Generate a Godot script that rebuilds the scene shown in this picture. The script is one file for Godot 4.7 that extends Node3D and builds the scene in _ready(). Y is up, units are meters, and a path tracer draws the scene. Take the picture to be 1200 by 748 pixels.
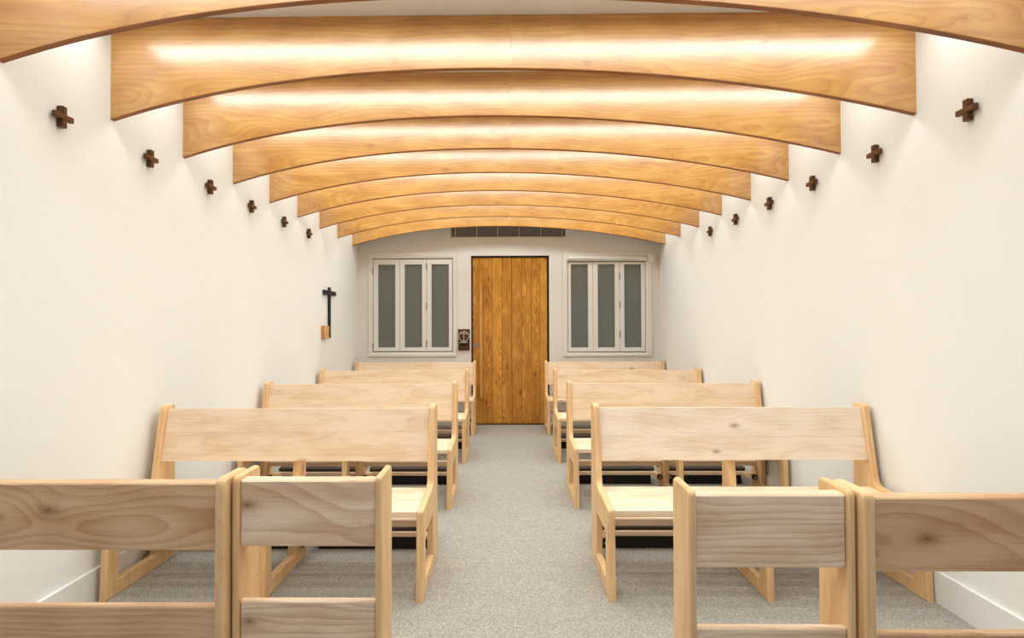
extends Node3D
# A small timber chapel seen from its sanctuary: pews on both sides of an aisle, arched beams, a plank door.

const XL := -1.907          # inner face of the left wall
const XR := 1.943           # inner face of the right wall
const ZB := -6.966          # inner face of the wall with the door
const ZF := 2.05            # inner face of the wall behind the viewer
const CEIL := 2.743
const BEAM_Z := -2.595      # front face of one beam; the others follow every BEAM_STEP
const BEAM_STEP := 0.586
const EYE := 1.247
const ORD := ["first", "second", "third", "fourth", "fifth", "sixth", "seventh", "eighth", "ninth", "tenth", "eleventh", "twelfth", "thirteenth", "fourteenth", "fifteenth", "sixteenth"]

var rng := RandomNumberGenerator.new()
var M := {}
var used := {}

func _ready() -> void:
	rng.seed = 4711
	setup_camera()
	setup_light()
	make_materials()
	build_shell()
	build_windows()
	build_door()
	build_beams()
	build_pews()
	build_frontals()
	build_wall_things()

# ------------------------------------------------------------------ camera and light
func setup_camera() -> void:
	var c := Camera3D.new()
	c.name = "camera"
	var near := 0.05
	var f := 640.0
	c.projection = Camera3D.PROJECTION_FRUSTUM
	c.near = near
	c.far = 60.0
	c.size = 748.0 / f * near
	c.frustum_offset = Vector2(12.97 / f * near, 0.0)
	add_child(c)
	c.position = Vector3(0, EYE, 0)
	c.basis = Basis(Vector3.UP, 0.0113) * Basis(Vector3.RIGHT, 0.0142) * Basis(Vector3.BACK, -0.0033)
	c.current = true

const STRIP_ENERGY := 1.68
const STRIP_COLOR := Color(0.955, 0.99, 1.0)
const SKY_ENERGY := 1.6

func setup_light() -> void:
	var e := Environment.new()
	var s := Sky.new()
	var ps := ProceduralSkyMaterial.new()
	ps.sky_top_color = Color(0.50, 0.66, 0.90)
	ps.sky_horizon_color = Color(0.80, 0.87, 0.96)
	ps.ground_bottom_color = Color(0.35, 0.36, 0.34)
	ps.ground_horizon_color = Color(0.66, 0.70, 0.72)
	ps.sky_energy_multiplier = SKY_ENERGY
	ps.ground_energy_multiplier = SKY_ENERGY
	s.sky_material = ps
	e.background_mode = Environment.BG_SKY
	e.sky = s
	e.tonemap_mode = Environment.TONE_MAPPER_LINEAR
	e.tonemap_exposure = 1.0
	e.sdfgi_enabled = true
	e.ssao_enabled = true
	e.ssil_enabled = true
	var w := WorldEnvironment.new()
	w.name = "environment"
	w.environment = e
	add_child(w)

# ------------------------------------------------------------------ textures and materials
func noise(s: int, freq: float, oct := 3) -> FastNoiseLite:
	var n := FastNoiseLite.new()
	n.noise_type = FastNoiseLite.TYPE_SIMPLEX_SMOOTH
	n.seed = s
	n.frequency = freq
	n.fractal_octaves = oct
	return n

# An atlas of sawn boards, grain along u: `rows` boards one above the other, each `mv / rows` metres wide and `mu` metres long.
func wood_image(w: int, h: int, mu: float, mv: float, rows: int, o: Dictionary) -> ImageTexture:
	var r := RandomNumberGenerator.new()
	r.seed = o.seed
	var low := noise(o.seed, 1.0, 2)
	var fib := noise(o.seed + 1, 1.0, 2)
	var blot := noise(o.seed + 2, 1.0, 3)
	var light: Color = o.light
	var dark: Color = o.dark
	var knot_c: Color = o.knot
	var bh := mv / rows
	var data := PackedByteArray()
	data.resize(w * h * 3)
	for b in rows:
		var vc := bh * r.randf_range(0.1, 0.9)
		var a := r.randf_range(-0.05, 0.05)
		var slope := r.randf_range(-0.03, 0.03)
		var tone := r.randf_range(-o.tone, o.tone)
		var knots := []
		for k in o.knots:
			knots.append([mu * (k + r.randf_range(0.2, 0.8)) / o.knots, bh * r.randf_range(0.15, 0.85), r.randf_range(0.006, 0.014)])
		var y0 := int(h * b / float(rows))
		var y1 := int(h * (b + 1) / float(rows))
		for y in range(y0, y1):
			var v := (y - y0) / float(y1 - y0) * bh
			for x in w:
				var u := x / float(w) * mu
				var dr := 0.0
				var kd := 0.0
				for k in knots:
					var du: float = (u - k[0])
					if absf(du) < 0.16:
						var dv: float = v - k[1]
						var q: float = (du * du * 0.28 + dv * dv) / (k[2] * k[2])
						dr += 0.016 * exp(-q * 0.16)
						q *= 1.0 + 0.5 * fib.get_noise_2d(u * 90.0, v * 90.0)
						kd = maxf(kd, 0.55 * exp(-q * 0.55) + 0.35 * exp(-q * 2.4) * (0.7 + 0.6 * sin(sqrt(q) * 9.0)))
				var wv: float = a + slope * u + o.warp * low.get_noise_2d(u * 0.9, v * 2.2 + b * 31.0)
				var rad := sqrt((v - vc) * (v - vc) + wv * wv + 0.0004) + dr
				rad += 0.0022 * low.get_noise_2d(u * 7.0 + 50.0, v * 24.0 + b * 17.0)
				rad += 0.006 * blot.get_noise_1d(rad * 22.0 + b * 7.0)
				var s: float = fposmod(rad * o.freq, 1.0)
				var ring: float = s * s * (1.0 - smoothstep(0.86, 1.0, s)) * 1.25
				var t: float = ring * o.ring + fib.get_noise_2d(u * 5.0, v * 420.0) * o.fiber + blot.get_noise_2d(u * 2.6 + 9.0, v * 9.0 + b * 13.0) * o.blotch + tone + o.bias
				t = clampf(t, 0.0, 1.0)
				var c := light.lerp(dark, t)
				if kd > 0.01:
					c = c.lerp(knot_c, minf(kd, 1.0) * o.knot_depth)
				var i := (y * w + x) * 3
				data[i] = clampi(int(c.r * 255.0), 0, 255)
				data[i + 1] = clampi(int(c.g * 255.0), 0, 255)
				data[i + 2] = clampi(int(c.b * 255.0), 0, 255)
	var img := Image.create_from_data(w, h, false, Image.FORMAT_RGB8, data)
	img.generate_mipmaps()
	return ImageTexture.create_from_image(img)

func speckle_image(n: int, s: int, a: Color, b: Color, c: Color) -> ImageTexture:
	var r := RandomNumberGenerator.new()
	r.seed = s
	var big := noise(s, 0.02, 3)
	var data := PackedByteArray()
	data.resize(n * n * 3)
	for y in n:
		for x in n:
			var t := clampf(r.randf() * 0.75 + big.get_noise_2d(x, y) * 0.05 + 0.12, 0.0, 1.0)
			var col := a.lerp(b, t)
			if r.randf() < 0.10:
				col = col.lerp(c, 0.6)
			var i := (y * n + x) * 3
			data[i] = int(col.r * 255.0)
			data[i + 1] = int(col.g * 255.0)
			data[i + 2] = int(col.b * 255.0)
	var img := Image.create_from_data(n, n, false, Image.FORMAT_RGB8, data)
	img.generate_mipmaps()
	return ImageTexture.create_from_image(img)

func mat(c: Color, rough := 0.6, metal := 0.0) -> StandardMaterial3D:
	var m := StandardMaterial3D.new()
	m.albedo_color = c
	m.roughness = rough
	m.metallic = metal
	return m

func wood(tex: Texture2D, tint: Color, rough: float, mu: float, mv: float) -> StandardMaterial3D:
	var m := mat(tint, rough)
	m.albedo_texture = tex
	m.uv1_scale = Vector3(1.0 / mu, 1.0 / mv, 1)
	return m

func make_materials() -> void:
	var pew_tex := wood_image(2048, 384, 4.5, 0.84, 3, {seed = 11, light = Color(0.965, 0.905, 0.82), dark = Color(0.80, 0.645, 0.485), knot = Color(0.40, 0.23, 0.11), ring = 0.15, freq = 48.0, fiber = 0.16, blotch = 0.34, warp = 0.11, tone = 0.08, bias = 0.10, knots = 3, knot_depth = 0.62})
	var desk_tex := wood_image(2048, 384, 4.5, 0.84, 3, {seed = 63, light = Color(0.965, 0.905, 0.82), dark = Color(0.74, 0.57, 0.41), knot = Color(0.40, 0.23, 0.11), ring = 0.36, freq = 55.0, fiber = 0.12, blotch = 0.30, warp = 0.11, tone = 0.08, bias = 0.10, knots = 3, knot_depth = 0.62})
	var beam_tex := wood_image(2048, 512, 4.4, 1.12, 2, {seed = 27, light = Color(0.90, 0.745, 0.53), dark = Color(0.72, 0.50, 0.25), knot = Color(0.52, 0.31, 0.12), ring = 0.34, freq = 42.0, fiber = 0.08, blotch = 0.42, warp = 0.16, tone = 0.03, bias = 0.24, knots = 4, knot_depth = 0.5})
	var door_tex := wood_image(2048, 320, 4.4, 0.65, 5, {seed = 39, light = Color(0.91, 0.655, 0.26), dark = Color(0.58, 0.35, 0.08), knot = Color(0.32, 0.15, 0.04), ring = 0.55, freq = 120.0, fiber = 0.26, blotch = 0.30, warp = 0.05, tone = 0.16, bias = 0.14, knots = 2, knot_depth = 0.8})
	M.pew = wood(pew_tex, Color(1.0, 0.965, 0.925), 0.42, 4.5, 0.84)
	M.desk = wood(desk_tex, Color(1.0, 0.965, 0.925), 0.42, 4.5, 0.84)
	M.pew_brown = wood(desk_tex, Color(0.90, 0.80, 0.69), 0.42, 4.5, 0.84)
	M.pew_pale = wood(pew_tex, Color(1.0, 1.0, 1.0), 0.42, 4.5, 0.84)
	M.pad = mat(Color(0.20, 0.15, 0.11), 0.6)
	M.frame = wood(pew_tex, Color(0.96, 0.86, 0.70), 0.42, 4.5, 0.84)
	M.beam = wood(beam_tex, Color(0.93, 0.865, 0.67), 0.30, 4.4, 1.12)
	M.beam.metallic_specular = 0.7
	M.beam.clearcoat_enabled = true
	M.beam.clearcoat = 1.0
	M.beam.clearcoat_roughness = 0.23
	M.underside_shade = wood(door_tex, Color(0.74, 0.64, 0.50), 0.5, 4.4, 0.65)  # darkened brown that paints the shade on beam undersides
	M.handle = wood(beam_tex, Color(1.0, 0.90, 0.66), 0.35, 4.4, 1.12)
	M.door = wood(door_tex, Color(1, 1, 1), 0.38, 4.4, 0.65)
	M.dark_wood = wood(door_tex, Color(0.44, 0.39, 0.25), 0.45, 4.4, 0.65)
	M.wall = mat(Color(0.91, 0.905, 0.885), 0.85)
	M.ceiling = M.wall
	M.joinery = mat(Color(0.91, 0.905, 0.885), 0.4)
	M.trim = M.joinery
	M.pane = mat(Color(0.42, 0.44, 0.415), 0.28)
	M.black = mat(Color(0.035, 0.033, 0.03), 0.5)
	M.rubber_and_shade = mat(Color(0.03, 0.03, 0.03), 0.7)  # pivot stops, and near-black for shade under the kneeling boards
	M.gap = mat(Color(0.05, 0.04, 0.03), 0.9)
	M.metal = mat(Color(0.62, 0.60, 0.57), 0.35, 1.0)
	M.silver = mat(Color(0.86, 0.83, 0.78), 0.3, 0.7)
	M.glazed = mat(Color(0.10, 0.14, 0.11), 0.15)
	M.louvre = mat(Color(0.58, 0.55, 0.52), 0.45)
	M.grille = mat(Color(0.90, 0.83, 0.72), 0.5)
	M.diffuser = mat(Color(0.95, 0.95, 0.93), 0.5)
	M.diffuser.emission_enabled = true
	M.diffuser.emission = Color(1.0, 0.93, 0.82)
	M.diffuser.emission_energy_multiplier = 1.2
	M.carpet = mat(Color(1, 1, 1), 0.95)
	M.carpet.albedo_texture = speckle_image(1024, 5, Color(0.46, 0.445, 0.415), Color(0.78, 0.755, 0.71), Color(0.84, 0.82, 0.785))
	M.carpet.uv1_triplanar = true
	M.carpet.uv1_world_triplanar = true
	M.carpet.uv1_scale = Vector3(0.36, 0.36, 0.36)
	M.glass = mat(Color(0.92, 0.95, 0.95, 0.08), 0.02)
	M.glass.transparency = BaseMaterial3D.TRANSPARENCY_ALPHA

# ------------------------------------------------------------------ shape helpers
var T := {}   # the mesh being made: points, normals, uvs

func begin() -> void:
	T = {p = PackedVector3Array(), n = PackedVector3Array(), t = PackedVector2Array()}

func uv_of(p: Vector3, n: Vector3, grain: int, off: Vector2) -> Vector2:
	var a := n.abs()
	var k := 0 if a.x >= a.y and a.x >= a.z else (1 if a.y >= a.z else 2)
	if k == grain:   # end grain: a narrow slice of the board
		var q := [0, 1, 2]
		q.erase(grain)
		return off + Vector2(p[q[0]] * 0.25, p[q[1]])
	return off + Vector2(p[grain], p[3 - k - grain])

# A triangle whose front looks along `hint`.
func tri(a: Vector3, b: Vector3, c: Vector3, hint: Vector3, grain: int, off: Vector2, xf: Transform3D) -> void:
	var n := (b - a).cross(c - a)
	if n.length_squared() < 1e-16:
		return
	n = n.normalized()
	if n.dot(hint) < 0.0:
		n = -n
	else:            # counter-clockwise seen from the front: turn it round
		var s := b
		b = c
		c = s
	var wn := (xf.basis * n).normalized()
	for p in [a, b, c]:
		T.p.append(xf * p)
		T.n.append(wn)
		T.t.append(uv_of(p, n, grain, off))

func quad(a: Vector3, b: Vector3, c: Vector3, d: Vector3, hint: Vector3, grain: int, off: Vector2, xf: Transform3D) -> void:
	tri(a, b, c, hint, grain, off, xf)
	tri(a, c, d, hint, grain, off, xf)

func finish() -> ArrayMesh:
	var arr := []
	arr.resize(Mesh.ARRAY_MAX)
	arr[Mesh.ARRAY_VERTEX] = T.p
	arr[Mesh.ARRAY_NORMAL] = T.n
	arr[Mesh.ARRAY_TEX_UV] = T.t
	var m := ArrayMesh.new()
	m.add_surface_from_arrays(Mesh.PRIMITIVE_TRIANGLES, arr)
	return m

func ccw(l: PackedVector2Array) -> PackedVector2Array:
	if Geometry2D.is_polygon_clockwise(l):
		l.reverse()
	# is_polygon_clockwise works with y down; make sure by area
	var s := 0.0
	for i in l.size():
		s += l[i].cross(l[(i + 1) % l.size()])
	if s < 0.0:
		l.reverse()
	return l

func inset(l: PackedVector2Array, d: float) -> PackedVector2Array:   # d > 0 moves into a counter-clockwise loop
	var r := PackedVector2Array()
	var n := l.size()
	for i in n:
		var e1 := (l[i] - l[(i + n - 1) % n]).normalized()
		var e2 := (l[(i + 1) % n] - l[i]).normalized()
		var n1 := Vector2(-e1.y, e1.x)
		var n2 := Vector2(-e2.y, e2.x)
		r.append(l[i] + (n1 + n2) / maxf(0.3, 1.0 + n1.dot(n2)) * d)
	return r

# Rounds the corners of a polygon: radii[i] is the radius at point i (0 leaves it sharp).
func rounded(pts: PackedVector2Array, radii: Array, seg := 5) -> PackedVector2Array:
	var r := PackedVector2Array()
	var n := pts.size()
	for i in n:
		var p := pts[i]
		if radii[i] <= 0.0:
			r.append(p)
			continue
		var a := (pts[(i + n - 1) % n] - p).normalized()
		var b := (pts[(i + 1) % n] - p).normalized()
		var half := a.angle_to(b) / 2.0
		var d: float = radii[i] / absf(tan(half))
		var p1 := p + a * d
		var p2 := p + b * d
		for k in seg + 1:
			var t := k / float(seg)
			r.append((p1.lerp(p, t)).lerp(p.lerp(p2, t), t))
	return r

# Adds an outline in x-y, extruded over z from -depth/2 to depth/2, its edges chamfered by `bevel`; `hole` is an optional opening.
func add_prism(outer: PackedVector2Array, depth: float, bevel: float, grain: int, off: Vector2, xf := Transform3D.IDENTITY, hole := PackedVector2Array()) -> void:
	outer = ccw(outer)
	var loops := [outer]
	if hole.size():
		hole = ccw(hole)
		loops.append(hole)
	var z := depth / 2.0
	var ins := []
	for k in loops.size():
		var l: PackedVector2Array = loops[k]
		var sgn := 1.0 if k == 0 else -1.0
		var il := inset(l, bevel * sgn)
		ins.append(il)
		for i in l.size():
			var j := (i + 1) % l.size()
			var e := l[j] - l[i]
			var h := Vector3(e.y, -e.x, 0) * sgn
			var a := Vector3(l[i].x, l[i].y, -z + bevel)
			var b := Vector3(l[j].x, l[j].y, -z + bevel)
			var up := Vector3(0, 0, depth - 2.0 * bevel)
			quad(a, b, b + up, a + up, h, grain, off, xf)
			if bevel > 0.0:
				var hn := h.normalized()
				for s in [-1.0, 1.0]:
					var zz: float = (z - bevel) * s
					quad(Vector3(l[i].x, l[i].y, zz), Vector3(l[j].x, l[j].y, zz), Vector3(il[j].x, il[j].y, z * s), Vector3(il[i].x, il[i].y, z * s), hn + Vector3(0, 0, s), grain, off, xf)
	var faces: Array[PackedVector2Array] = []
	if hole.size():
		var mid := 0.0
		for p in hole:
			mid += p.x / hole.size()
		for s in [[-50.0, mid], [mid, 50.0]]:
			var half := PackedVector2Array([Vector2(s[0], -50), Vector2(s[1], -50), Vector2(s[1], 50), Vector2(s[0], 50)])
			for q in Geometry2D.intersect_polygons(ins[0], half):
				for q2 in Geometry2D.clip_polygons(q, ins[1]):
					faces.append(q2)
	else:
		faces.append(ins[0])
	for fc in faces:
		var idx := Geometry2D.triangulate_polygon(fc)
		for i in range(0, idx.size(), 3):
			for s in [-1.0, 1.0]:
				var v := []
				for k in 3:
					var p: Vector2 = fc[idx[i + k]]
					v.append(Vector3(p.x, p.y, z * s))
				tri(v[0], v[1], v[2], Vector3(0, 0, s), grain, off, xf)

func rect(x0: float, y0: float, x1: float, y1: float) -> PackedVector2Array:
	return PackedVector2Array([Vector2(x0, y0), Vector2(x1, y0), Vector2(x1, y1), Vector2(x0, y1)])

# A box with chamfered edges between two corners; grain 0, 1, 2 = along x, y, z.
func add_box(a: Vector3, b: Vector3, bevel := 0.0, grain := 0, off := Vector2.ZERO) -> void:
	var lo := Vector3(minf(a.x, b.x), minf(a.y, b.y), minf(a.z, b.z))
	var hi := Vector3(maxf(a.x, b.x), maxf(a.y, b.y), maxf(a.z, b.z))
	add_prism(rect(lo.x, lo.y, hi.x, hi.y), hi.z - lo.z, bevel, grain, off, Transform3D(Basis.IDENTITY, Vector3(0, 0, (lo.z + hi.z) / 2.0)))

func box_mesh(a: Vector3, b: Vector3, bevel := 0.0, grain := 0, off := Vector2.ZERO) -> ArrayMesh:
	begin()
	add_box(a, b, bevel, grain, off)
	return finish()

func numbered(called: String, parent: Node) -> String:
	var key := str(parent.get_instance_id()) + called
	used[key] = used.get(key, -1) + 1
	return called if used[key] == 0 else "%s_%03d" % [called, used[key]]

func obj(called: String, mesh: Mesh, m: Material, parent: Node = self, xf := Transform3D.IDENTITY) -> MeshInstance3D:
	var o := MeshInstance3D.new()
	o.name = numbered(called, parent)
	o.mesh = mesh
	o.material_override = m
	o.transform = xf
	o.cast_shadow = GeometryInstance3D.SHADOW_CASTING_SETTING_ON
	parent.add_child(o, true)
	return o

func thing(called: String, at := Vector3.ZERO, parent: Node = self) -> Node3D:
	var o := Node3D.new()
	o.name = numbered(called, parent)
	parent.add_child(o, true)
	o.position = at
	return o

func tag(o: Node, label: String, category: String, group := "") -> void:
	o.set_meta("label", label)
	o.set_meta("category", category)
	if group:
		o.set_meta("group", group)

func struct(o: Node, label: String, category: String) -> Node:
	o.set_meta("kind", "structure")
	o.set_meta("label", label)
	o.set_meta("category", category)
	return o

func cyl(r: float, h: float, seg := 20) -> CylinderMesh:
	var c := CylinderMesh.new()
	c.top_radius = r
	c.bottom_radius = r
	c.height = h
	c.radial_segments = seg
	c.rings = 1
	return c

func pick(rows: int, row_h: float, piece: float, length: float, total: float) -> Vector2:   # a random cut from a board atlas
	return Vector2(rng.randf_range(0.02, maxf(0.03, total - length - 0.02)), row_h * rng.randi_range(0, rows - 1) + rng.randf_range(0.0, maxf(0.0, row_h - piece)))

# ------------------------------------------------------------------ the room
func build_shell() -> void:
	var th := 0.16
	struct(obj("floor", box_mesh(Vector3(XL - th, -0.12, ZB - th), Vector3(XR + th, 0, ZF + th)), M.carpet), "grey-beige speckled carpet floor between the pews", "floor")
	struct(obj("ceiling", box_mesh(Vector3(XL - th, CEIL, ZB - th), Vector3(XR + th, CEIL + 0.14, ZF + th)), M.ceiling), "flat white ceiling above the arched beams", "ceiling")
	struct(obj("wall_left", box_mesh(Vector3(XL - th, 0, ZB - th), Vector3(XL, CEIL, ZF + th)), M.wall), "white plaster wall carrying the tall black cross", "wall")
	struct(obj("wall_right", box_mesh(Vector3(XR, 0, ZB - th), Vector3(XR + th, CEIL, ZF + th)), M.wall), "white plaster wall opposite the tall black cross", "wall")
	# wall with the door and two windows
	begin()
	var z0 := ZB - th
	var xs := [XL, -1.745, -0.668, -0.458, 0.536, 0.735, 1.815, XR]
	add_box(Vector3(xs[0], 0, z0), Vector3(xs[1], CEIL, ZB))
	add_box(Vector3(xs[2], 0, z0), Vector3(xs[3], 2.155, ZB))
	add_box(Vector3(xs[4], 0, z0), Vector3(xs[5], 2.155, ZB))
	add_box(Vector3(xs[6], 0, z0), Vector3(xs[7], CEIL, ZB))
	add_box(Vector3(xs[1], 0, z0), Vector3(xs[2], 0.895, ZB))
	add_box(Vector3(xs[5], 0, z0), Vector3(xs[6], 0.895, ZB))
	var vx := [-0.714, 0.747]                 # the grille's opening
	var vy := [2.392, 2.534]
	add_box(Vector3(xs[1], 2.155, z0), Vector3(xs[6], vy[0], ZB))
	add_box(Vector3(xs[1], vy[0], z0), Vector3(vx[0], vy[1], ZB))
	add_box(Vector3(vx[1], vy[0], z0), Vector3(xs[6], vy[1], ZB))
	add_box(Vector3(xs[1], vy[1], z0), Vector3(xs[6], CEIL, ZB))
	add_box(Vector3(vx[0], vy[0], z0), Vector3(vx[1], vy[1], z0 + 0.02))
	struct(obj("wall_back", finish(), M.wall), "white end wall around the plank door and its two windows", "wall")
	# wall behind the viewer, with a wide window
	begin()
	add_box(Vector3(XL, 0, ZF), Vector3(-1.3, CEIL, ZF + th))
	add_box(Vector3(1.3, 0, ZF), Vector3(XR, CEIL, ZF + th))
	add_box(Vector3(-1.3, 0, ZF), Vector3(1.3, 0.7, ZF + th))
	add_box(Vector3(-1.3, 2.2, ZF), Vector3(1.3, CEIL, ZF + th))
	struct(obj("wall_front", finish(), M.wall), "white wall with a wide window at the sanctuary end", "wall")
	var bb := 0.14
	for side in [["left", XL, 1.0], ["right", XR, -1.0]]:
		var o := obj("baseboard_" + side[0], box_mesh(Vector3(side[1], 0, ZB), Vector3(side[1] + 0.018 * side[2], bb, ZF), 0.003), M.trim)
		struct(o, "white painted skirting board along the %s" % ("wall with the tall black cross" if side[0] == "left" else "wall opposite the tall black cross"), "skirting")
	begin()
	add_box(Vector3(XL + 0.018, 0, ZB), Vector3(-0.475, bb, ZB + 0.018), 0.003)
	add_box(Vector3(0.553, 0, ZB), Vector3(XR - 0.018, bb, ZB + 0.018), 0.003)
	struct(obj("baseboard_back", finish(), M.trim), "white painted skirting board either side of the plank door", "skirting")

func build_windows() -> void:
	window_unit("window_1", -1.771, -0.647, 0.869, 2.205, -1.718, -0.692, 0.926, 2.125, [[-1.651, -1.432], [-1.311, -1.088], [-0.967, -0.745]], 0.985, 2.048, [[-1.718, [1.96, 1.0]], [-1.030, [2.02, 1.51, 1.03]]], "white three-leaf folding window with frosted panes beside the holy water plaque")
	window_unit("window_2", 0.713, 1.838, 0.868, 2.193, 0.772, 1.764, 0.914, 2.08, [[0.816, 1.033], [1.158, 1.374], [1.495, 1.710]], 0.978, 2.040, [[1.436, [1.885, 1.52, 1.15]]], "white three-leaf folding window with frosted panes and a rolled-up blind")
	# wide window behind the viewer
	var w := thing("window_3", Vector3(0, 0.7, ZF))
	struct(w, "wide plain window in the wall at the sanctuary end", "window")
	begin()
	add_prism(rect(-1.3, 0, 1.3, 1.5), 0.08, 0.004, 0, Vector2.ZERO, Transform3D(Basis.IDENTITY, Vector3(0, 0, 0.06)), rect(-1.24, 0.06, 1.24, 1.44))
	obj("frame", finish(), M.joinery, w)
	for x in [-0.42, 0.42]:
		obj("mullion", box_mesh(Vector3(x - 0.025, 0.06, 0.025), Vector3(x + 0.025, 1.44, 0.095), 0.003), M.joinery, w)
	for s in [[-1.24, -0.445], [-0.395, 0.395], [0.445, 1.24]]:
		obj("pane", box_mesh(Vector3(s[0], 0.06, 0.056), Vector3(s[1], 1.44, 0.062)), M.glass, w)

func window_unit(called: String, ox0: float, ox1: float, oy0: float, oy1: float, ix0: float, ix1: float, iy0: float, iy1: float, panes: Array, py0: float, py1: float, hinges: Array, label: String) -> void:
	var w := thing(called, Vector3((ox0 + ox1) / 2.0, oy0, ZB))
	struct(w, label, "window")
	var o := w.position
	# architrave on the wall, with a fine step to the inner lining
	begin()
	add_prism(rect(ox0 - o.x, 0, ox1 - o.x, oy1 - oy0), 0.016, 0.003, 0, Vector2.ZERO, Transform3D(Basis.IDENTITY, Vector3(0, 0, 0.008)), rect(ix0 - 0.014 - o.x, iy0 - 0.014 - oy0, ix1 + 0.014 - o.x, iy1 + 0.014 - oy0))
	obj("architrave", finish(), M.joinery, w)
	begin()
	add_prism(rect(ix0 - 0.024 - o.x, iy0 - 0.024 - oy0, ix1 + 0.024 - o.x, iy1 + 0.024 - oy0), 0.09, 0.002, 0, Vector2.ZERO, Transform3D(Basis.IDENTITY, Vector3(0, 0, -0.038)), rect(ix0 - o.x, iy0 - oy0, ix1 - o.x, iy1 - oy0))
	obj("lining", finish(), M.joinery, w)
	obj("backing", box_mesh(Vector3(ix0 - 0.02 - o.x, iy0 - 0.02 - oy0, -0.13), Vector3(ix1 + 0.02 - o.x, iy1 + 0.02 - oy0, -0.085)), M.gap, w)
	var n := panes.size()
	var edges := [ix0 + 0.004]
	for k in n - 1:
		edges.append((panes[k][1] + panes[k + 1][0]) / 2.0)
	edges.append(ix1 - 0.004)
	for k in n:
		var g := 0.0015
		var s := thing("sash", Vector3.ZERO, w)
		begin()
		add_prism(rect(edges[k] + g - o.x, iy0 + 0.011 - oy0, edges[k + 1] - g - o.x, iy1 - 0.011 - oy0), 0.04, 0.003, 1, Vector2.ZERO, Transform3D(Basis.IDENTITY, Vector3(0, 0, -0.024)), rect(panes[k][0] - o.x, py0 - oy0, panes[k][1] - o.x, py1 - oy0))
		obj("sash_frame", finish(), M.joinery, s)
		var p := obj("pane", box_mesh(Vector3(panes[k][0] - 0.006 - o.x, py0 - 0.006 - oy0, -0.032), Vector3(panes[k][1] + 0.006 - o.x, py1 + 0.006 - oy0, -0.024)), M.pane, s)
		p.set_meta("label", "grey frosted glass")
	for h in hinges:
		for y in h[1]:
			var hn := obj("hinge", cyl(0.0075, 0.085, 12), M.metal, w, Transform3D(Basis.IDENTITY, Vector3(h[0] - o.x, y - oy0, 0.002)))
			hn.set_meta("label", "grey metal hinge")
	if called == "window_2":
		var b := thing("roller_blind", Vector3(0, 0, 0), w)
		obj("blind_roll", cyl(0.026, ix1 - ix0 - 0.01, 20), M.joinery, b, Transform3D(Basis(Vector3.BACK, PI / 2), Vector3((ix0 + ix1) / 2.0 - o.x, 2.117 - oy0, 0.03)))
		obj("end_bracket", box_mesh(Vector3(1.796 - o.x, 2.06 - oy0, 0.016), Vector3(1.856 - o.x, 2.165 - oy0, 0.065), 0.006), M.trim, b)
		obj("cord", cyl(0.0025, 1.1, 8), M.grille, b, Transform3D(Basis.IDENTITY, Vector3(1.836 - o.x, 1.51 - oy0, 0.03)))

func build_door() -> void:
	var d := thing("door_1", Vector3(0.039, 0, ZB))
	struct(d, "tall amber plank door with a long wooden pull handle", "door")
	var x0 := -0.497
	var x1 := 0.497
	begin()     # rebate round the leaf, coloured near-black for its shadow line
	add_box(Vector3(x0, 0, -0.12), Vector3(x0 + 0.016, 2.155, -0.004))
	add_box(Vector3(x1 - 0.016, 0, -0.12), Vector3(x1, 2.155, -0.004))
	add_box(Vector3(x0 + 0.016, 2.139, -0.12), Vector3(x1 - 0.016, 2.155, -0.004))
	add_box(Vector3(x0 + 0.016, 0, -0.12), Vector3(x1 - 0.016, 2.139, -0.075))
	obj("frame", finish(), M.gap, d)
	var edges := [-0.443, -0.314, -0.189, -0.064, 0.061, 0.186, 0.311, 0.42, 0.517]
	for k in edges.size() - 1:
		var w: float = edges[k + 1] - edges[k]
		var off := Vector2(0.03 + rng.randf_range(0.0, 2.1), 0.13 * (k % 5) + 0.002)
		var gap := 0.004 if k == 3 else 0.002
		begin()
		add_prism(rect(0, 0, w - gap, 2.125), 0.045, 0.004, 1, off)
		obj("board", finish(), M.door, d, Transform3D(Basis.IDENTITY, Vector3(edges[k] - 0.039, 0.009, -0.046)))
	var h := thing("pull_handle", Vector3.ZERO, d)
	begin()
	add_box(Vector3(-0.386, 0.345, 0.02), Vector3(-0.352, 1.80, 0.05), 0.005, 1, Vector2(0.4, 0.15))
	obj("bar", finish(), M.handle, h)
	for y in [0.42, 1.72]:
		obj("standoff", box_mesh(Vector3(-0.378, y - 0.015, -0.024), Vector3(-0.36, y + 0.015, 0.02), 0.002), M.metal, h)
	var l := thing("lock", Vector3(-0.429, 1.016, -0.024), d)
	obj("rose", box_mesh(Vector3(-0.028, -0.028, 0), Vector3(0.028, 0.028, 0.008), 0.002), M.metal, l)
	obj("thumb_turn", cyl(0.011, 0.03, 16), M.metal, l, Transform3D(Basis(Vector3.RIGHT, PI / 2), Vector3(0, 0, 0.02)))
	obj("threshold", box_mesh(Vector3(x0 + 0.016, 0, -0.07), Vector3(x1 - 0.016, 0.006, -0.002)), M.gap, d)

# ------------------------------------------------------------------ beams and ceiling lights
func arch(x: float) -> float:
	var c := [-0.0028, 0.0045, -0.0529, -0.0146, 2.4877]
	return (((c[0] * x + c[1]) * x + c[2]) * x + c[3]) * x + c[4]

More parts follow.
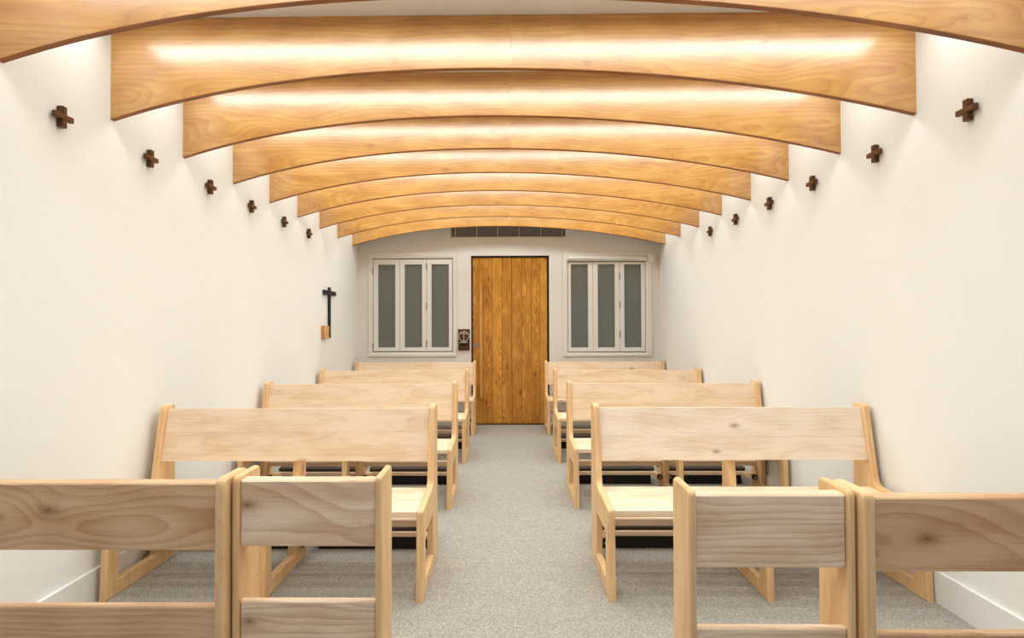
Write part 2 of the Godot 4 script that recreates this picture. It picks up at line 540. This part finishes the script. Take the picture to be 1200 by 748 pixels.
func build_beams() -> void:
	var th := 0.026
	for i in range(-7, 8):
		var z := BEAM_Z - BEAM_STEP * i - th / 2.0
		var nth := 7 - i     # 0 is the one next to the door wall
		var b := thing("arched_beam", Vector3(0, arch(XL), z))
		tag(b, "arched pale timber ceiling beam, %s from the door wall" % ORD[nth], "beam", "arched ceiling beams")
		var joint: float = [0.024, 0.02, 0.03][posmod(i, 3)]
		for half in [[XL, joint - 0.0004], [joint + 0.0004, XR]]:
			var pts := PackedVector2Array()
			pts.append(Vector2(half[1], CEIL - b.position.y))
			pts.append(Vector2(half[0], CEIL - b.position.y))
			for k in 25:
				var x: float = lerpf(half[0], half[1], k / 24.0)
				pts.append(Vector2(x, arch(x) - b.position.y))
			var off := Vector2((1.95 if half[0] < 0.0 else 0.03) + rng.randf_range(0.0, 2.4), 0.56 * rng.randi_range(0, 1) + 0.02)
			begin()
			add_prism(pts, th, 0.0004, 0, off)
			obj("panel", finish(), M.beam, b)
		var low := PackedVector2Array()     # added thin strip: shade of the beam underside put into colour
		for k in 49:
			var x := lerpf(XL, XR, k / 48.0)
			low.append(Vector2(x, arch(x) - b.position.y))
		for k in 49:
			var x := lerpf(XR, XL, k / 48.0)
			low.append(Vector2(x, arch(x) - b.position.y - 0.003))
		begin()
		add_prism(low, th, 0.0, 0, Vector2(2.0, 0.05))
		obj("edge_shade_strip", finish(), M.underside_shade, b).set_meta("label", "dark brown strip for the shade under the beam")
	for i in range(-3, 8):
		var z := BEAM_Z - BEAM_STEP * i + BEAM_STEP / 2.0 - th / 2.0 - 0.02
		var nth := 7 - i
		var l := thing("ceiling_light", Vector3((XL + XR) / 2.0, CEIL, z))
		tag(l, "long flat ceiling light panel between the %s and %s beams from the door wall" % [ORD[nth], ORD[nth + 1]], "light", "ceiling light panels between the beams")
		var hw := 1.88
		var hz := 0.065
		var drop := 0.038        # the batten's body hangs this far below the ceiling
		begin()
		add_prism(rect(-hw - 0.012, -hz - 0.008, hw + 0.012, hz + 0.008), drop, 0.001, 0, Vector2.ZERO, Transform3D(Basis(Vector3.RIGHT, PI / 2), Vector3(0, -drop / 2.0, 0)), rect(-hw, -hz, hw, hz))
		obj("housing", finish(), M.trim, l)
		obj("diffuser", box_mesh(Vector3(-hw, -drop + 0.002, -hz), Vector3(hw, -drop + 0.010, hz)), M.diffuser, l)
		var a := AreaLight3D.new()
		a.name = "light"
		a.area_size = Vector2(hw * 2.0, hz * 2.0)
		a.light_color = STRIP_COLOR
		a.light_energy = STRIP_ENERGY
		a.area_normalize_energy = true
		a.area_range = 12.0
		a.area_attenuation = 2.0
		a.shadow_enabled = true
		l.add_child(a)
		a.transform = Transform3D(Basis(Vector3.RIGHT, -PI / 2), Vector3(0, -drop - 0.002, 0))

# ------------------------------------------------------------------ pews
func side_panel() -> PackedVector2Array:
	return rounded(PackedVector2Array([Vector2(0, 0), Vector2(0.52, 0), Vector2(0.52, 0.83), Vector2(0.432, 0.83), Vector2(0.352, 0.425), Vector2(0.022, 0.408)]), [0.0, 0.0, 0.022, 0.028, 0.05, 0.022])

func support_panel() -> PackedVector2Array:   # the frame in the middle stays behind the backrest and under the seat
	return rounded(PackedVector2Array([Vector2(0, 0), Vector2(0.52, 0), Vector2(0.52, 0.79), Vector2(0.472, 0.79), Vector2(0.402, 0.404), Vector2(0.402, 0.376), Vector2(0.022, 0.376)]), [0.0, 0.0, 0.02, 0.01, 0.0, 0.0, 0.012])

func side_hole() -> PackedVector2Array:
	return rounded(rect(0.085, 0.07, 0.352, 0.285), [0.006, 0.006, 0.006, 0.006], 3)

const SIDE := Basis(Vector3(0, 0, -1), Vector3(0, 1, 0), Vector3(1, 0, 0))   # x of the outline = towards the back of the pew

func build_pews() -> void:
	for side in 2:
		for row in 4:     # row 0 is the one next to the prayer desks
			var x0: float = -1.862 if side == 0 else 0.458
			var zf := -2.478 - 1.256 * row - (0.018 if side == 1 else 0.0)
			make_pew(x0, zf, 1.478 if side == 0 else 1.462, side, row)

func make_pew(x0: float, zf: float, length: float, side: int, row: int) -> void:
	var p := thing("church_pew", Vector3(x0, 0, zf))
	var where: String = ["just behind the prayer desks", "third from the door wall", "second from the door wall", "closest to the door wall"][row]
	tag(p, "pale wooden pew %s, on the side %s the tall black cross" % [where, "of" if side == 0 else "opposite"], "pew", "pews along the aisle")
	var t := 0.033
	for k in 3:
		var x: float = [t / 2.0, length / 2.0, length - t / 2.0][k]
		begin()
		add_prism(side_panel() if k != 1 else support_panel(), t, 0.004, 1, pick(3, 0.28, 0.5, 0.85, 4.5), Transform3D(SIDE, Vector3(x, 0, 0)), side_hole())
		var o := obj("end_panel" if k != 1 else "middle_support", finish(), M.frame, p)
		o.set_meta("label", "honey-coloured wooden frame")
	# backrest: two boards glued edge to edge, leaning back
	var inner := length - 2.0 * t
	var lean := atan2(0.06, 0.272)
	var bh := [0.118, 0.157]
	if rng.randf() < 0.4:
		bh = [0.15, 0.125]
	var y := 0.0
	var bx := Basis(Vector3.RIGHT, -lean)
	for k in 2:
		begin()
		add_prism(rect(0, y, inner, y + bh[k]), 0.026, 0.0012 if k == 0 else 0.002, 0, pick(3, 0.28, bh[k] + y, inner, 4.5))
		obj("backrest_board", finish(), M.pew_pale if side == 1 and row == 0 else M.pew, p, Transform3D(bx, Vector3(t, 0.541, -0.405)))
		y += bh[k]
	# seat: two boards
	for s in [[0.022, 0.205], [0.205, 0.40]]:
		obj("seat_board", box_mesh(Vector3(t, 0.377, -s[1]), Vector3(length - t, 0.403, -s[0]), 0.0015, 0, pick(3, 0.28, 0.2, inner, 4.5)), M.pew, p)
	# under the seat: rails from frame to frame; behind: a padded kneeler let down on its two pivot arms
	for bay in [[t, length / 2.0 - t / 2.0], [length / 2.0 + t / 2.0, length - t]]:
		obj("seat_rail", box_mesh(Vector3(bay[0], 0.345, -0.20), Vector3(bay[1], 0.377, -0.17), 0.002, 0, pick(3, 0.28, 0.1, 0.8, 4.5)), M.frame, p)
		obj("stretcher", box_mesh(Vector3(bay[0], 0.186, -0.47), Vector3(bay[1], 0.222, -0.43), 0.003, 0, pick(3, 0.28, 0.1, 0.8, 4.5)), M.pew, p)
		var kn := thing("kneeler", Vector3.ZERO, p)
		for x in [bay[0] + 0.006, bay[1] - 0.038]:
			begin()
			add_prism(rounded(PackedVector2Array([Vector2(0.42, 0.082), Vector2(0.585, 0.070), Vector2(0.585, 0.10), Vector2(0.42, 0.130)]), [0.02, 0.005, 0.005, 0.02]), 0.032, 0.003, 0, pick(3, 0.28, 0.1, 0.8, 4.5), Transform3D(SIDE, Vector3(x + 0.016, 0, 0)))
			obj("arm", finish(), M.frame, kn)
			obj("rubber_stop", cyl(0.019, 0.014), M.rubber_and_shade, kn, Transform3D(Basis(Vector3.RIGHT, PI / 2), Vector3(x + 0.016, 0.106, -0.412)))
			obj("bolt", cyl(0.008, 0.022, 12), M.metal, kn, Transform3D(Basis(Vector3.RIGHT, PI / 2), Vector3(x + 0.016, 0.106, -0.409)))
		if row < 3:
			obj("kneeling_board", box_mesh(Vector3(bay[0] + 0.01, 0.072, -0.82), Vector3(bay[1] - 0.01, 0.102, -0.585), 0.004, 0, pick(3, 0.28, 0.25, 0.8, 4.5)), M.pew, kn)
			obj("pad", box_mesh(Vector3(bay[0] + 0.012, 0.102, -0.815), Vector3(bay[1] - 0.012, 0.130, -0.592), 0.008), M.pad, kn).set_meta("label", "dark brown padding")
			obj("added_shade_block", box_mesh(Vector3(bay[0] + 0.04, 0.0, -0.81), Vector3(bay[1] - 0.04, 0.072, -0.60), 0.003), M.rubber_and_shade, kn).set_meta("label", "black block for the shade under the kneeler")  # added black block, paints the deep shadow below the board

# ------------------------------------------------------------------ the prayer desks in front of the pews
func build_frontals() -> void:
	#        x0      x1      z front  post
	desk(0.479, 0.917, -1.455, 0.020, "short pale wooden prayer desk front by the aisle, opposite the tall black cross", 0.27, 0.0, M.desk)
	desk(-0.806, -0.367, -1.592, 0.020, "short pale wooden prayer desk front by the aisle, on the tall black cross side", 0.385, -0.012, M.desk)
	desk(0.922, 1.915, -1.432, 0.032, "long pale wooden prayer desk front reaching the wall opposite the tall black cross", 0.30, 0.0, M.pew_brown)
	desk(-1.862, -0.812, -1.562, 0.029, "long pale wooden prayer desk front reaching the wall with the tall black cross", 0.30, 0.0, M.pew_brown)

func desk(x0: float, x1: float, zf: float, t: float, label: String, kneel: float, stick: float, m: Material) -> void:
	var d := thing("prayer_desk", Vector3(x0, 0, zf))
	tag(d, label, "prayer desk", "prayer desk fronts before the pews")
	var w := x1 - x0
	for x in [t / 2.0, w - t / 2.0]:
		begin()
		add_prism(rounded(PackedVector2Array([Vector2(0, 0), Vector2(0.145, 0), Vector2(0.145, 0.812), Vector2(0, 0.812)]), [0.0, 0.0, 0.018, 0.022]), t, 0.005, 1, pick(3, 0.28, 0.15, 0.85, 4.5), Transform3D(SIDE, Vector3(x, 0, 0)))
		obj("post", finish(), M.frame, d)
	for b in [[0.604, 0.797, 0.05], [0.25, 0.4445, 0.026]]:
		begin()
		add_prism(rect(0, 0, w - 2.0 * t, b[1] - b[0]), b[2], 0.004, 0, pick(3, 0.28, 0.2, w, 4.5))
		obj("plank", finish(), m, d, Transform3D(Basis.IDENTITY, Vector3(t, b[0], -0.012 - b[2] / 2.0)))
	var k := thing("kneeler", Vector3.ZERO, d)
	obj("kneeling_board", box_mesh(Vector3(0.004, 0.095, -kneel - 0.016), Vector3(w - stick - 0.004, 0.121, -kneel + 0.17), 0.003, 0, pick(3, 0.28, 0.2, w, 4.5)), M.pew, k)
	for x in [0.012, w - 0.042]:
		obj("foot", box_mesh(Vector3(x, 0, -kneel - 0.01), Vector3(x + 0.03, 0.095, -0.13), 0.003, 2, pick(3, 0.28, 0.2, 0.5, 4.5)), M.frame, k)

# ------------------------------------------------------------------ things on the walls
func build_wall_things() -> void:
	var zs := [-5.195, -4.615, -4.022, -3.456, -2.868, -2.292]
	for side in 2:
		for k in zs.size():
			var c := thing("wall_cross", Vector3(XL if side == 0 else XR, 2.146, zs[k]))
			c.rotation.y = PI / 2 if side == 0 else -PI / 2
			tag(c, "small dark wooden cross on the wall %s the tall black cross, %s from the door" % ["with" if side == 0 else "opposite", ORD[k]], "cross", "small wall crosses under the beams")
			obj("backing_bar", box_mesh(Vector3(-0.034, 0.002, 0), Vector3(0.034, 0.020, 0.008), 0.002, 0, Vector2(0.3 + k * 0.2, 0.02)), M.dark_wood, c)
			obj("upright", box_mesh(Vector3(-0.012, -0.045, 0.0), Vector3(0.012, 0.045, 0.029), 0.003, 1, Vector2(0.5 + k * 0.3, 0.15)), M.dark_wood, c)
			obj("crossbar", box_mesh(Vector3(-0.047, -0.0115, 0.007), Vector3(0.047, 0.0115, 0.031), 0.003, 0, Vector2(0.7 + k * 0.25, 0.28)), M.dark_wood, c)
	# tall black cross with a small carved block at its foot
	var t := thing("tall_cross", Vector3(XL, 1.133, -5.80))
	t.rotation.y = PI / 2
	tag(t, "tall slim black cross on the white wall near the folding window", "cross")
	obj("upright", box_mesh(Vector3(-0.026, 0.0, 0.003), Vector3(0.026, 0.54, 0.022), 0.003), M.black, t)
	obj("crossbar", box_mesh(Vector3(-0.19, 0.456, 0.006), Vector3(0.19, 0.503, 0.026), 0.003), M.black, t)
	var b := thing("carved_block", Vector3(XL, 1.133, -5.655))
	b.rotation.y = PI / 2
	tag(b, "small carved wooden block on the wall at the foot of the tall black cross", "block")
	obj("block", box_mesh(Vector3(-0.075, 0, 0), Vector3(0.075, 0.13, 0.035), 0.003, 1, Vector2(0.2, 0.3)), M.door, b)
	obj("inlay", box_mesh(Vector3(-0.062, 0.01, 0.033), Vector3(0.0, 0.12, 0.038), 0.001, 1), M.pew, b)
	for y in 5:
		obj("carving", box_mesh(Vector3(-0.05, 0.022 + y * 0.02, 0.037), Vector3(-0.014, 0.03 + y * 0.02, 0.041), 0.001), M.dark_wood, b)
	# holy water plaque
	var p := thing("holy_water_plaque", Vector3(-0.551, 0.946, ZB))
	tag(p, "small brown wooden plaque with a ringed cross and holy water bowl beside door", "plaque")
	obj("board", box_mesh(Vector3(-0.073, 0, 0), Vector3(0.073, 0.272, 0.018), 0.003, 1, Vector2(1.1, 0.02)), M.dark_wood, p)
	var tor := TorusMesh.new()
	tor.inner_radius = 0.059
	tor.outer_radius = 0.067
	tor.rings = 32
	tor.ring_segments = 8
	obj("ring", tor, M.silver, p, Transform3D(Basis(Vector3.RIGHT, PI / 2), Vector3(0, 0.180, 0.022)))
	obj("upright", box_mesh(Vector3(-0.004, 0.10, 0.017), Vector3(0.004, 0.246, 0.025), 0.001), M.silver, p)
	obj("crossbar", box_mesh(Vector3(-0.058, 0.212, 0.017), Vector3(0.058, 0.220, 0.025), 0.001), M.silver, p)
	var half := SphereMesh.new()
	half.radius = 0.048
	half.height = 0.048
	half.is_hemisphere = true
	half.radial_segments = 24
	half.rings = 8
	obj("bowl", half, M.glazed, p, Transform3D(Basis(Vector3.RIGHT, PI), Vector3(0, 0.104, 0.058)))
	obj("bowl_rim", cyl(0.051, 0.007, 24), M.silver, p, Transform3D(Basis.IDENTITY, Vector3(0, 0.105, 0.058)))
	# air grille above the door
	var g := thing("air_grille", Vector3(0.0165, 2.392, ZB))
	tag(g, "long dark air grille with pale dividers in the wall above the door", "grille")
	var hw := 0.7305
	begin()
	add_prism(rect(-hw - 0.012, -0.012, hw + 0.012, 0.154), 0.008, 0.002, 0, Vector2.ZERO, Transform3D(Basis.IDENTITY, Vector3(0, 0, 0.004)), rect(-hw + 0.004, 0.006, hw - 0.004, 0.137))
	obj("frame", finish(), M.grille, g)
	obj("backing", box_mesh(Vector3(-hw + 0.001, 0.001, -0.12), Vector3(hw - 0.001, 0.141, -0.10)), M.gap, g)
	for k in 7:
		obj("louvre", box_mesh(Vector3(-hw + 0.004, -0.003, -0.022), Vector3(hw - 0.004, 0.003, 0.022), 0.001), M.louvre, g, Transform3D(Basis(Vector3.RIGHT, -0.75), Vector3(0, 0.016 + k * 0.0185, -0.03)))
	for x in [-0.658, -0.385, -0.115, 0.157, 0.433, 0.706]:
		obj("divider", box_mesh(Vector3(x - 0.0165 - 0.004, 0.004, -0.006), Vector3(x - 0.0165 + 0.004, 0.139, 0.006), 0.001), M.grille, g)
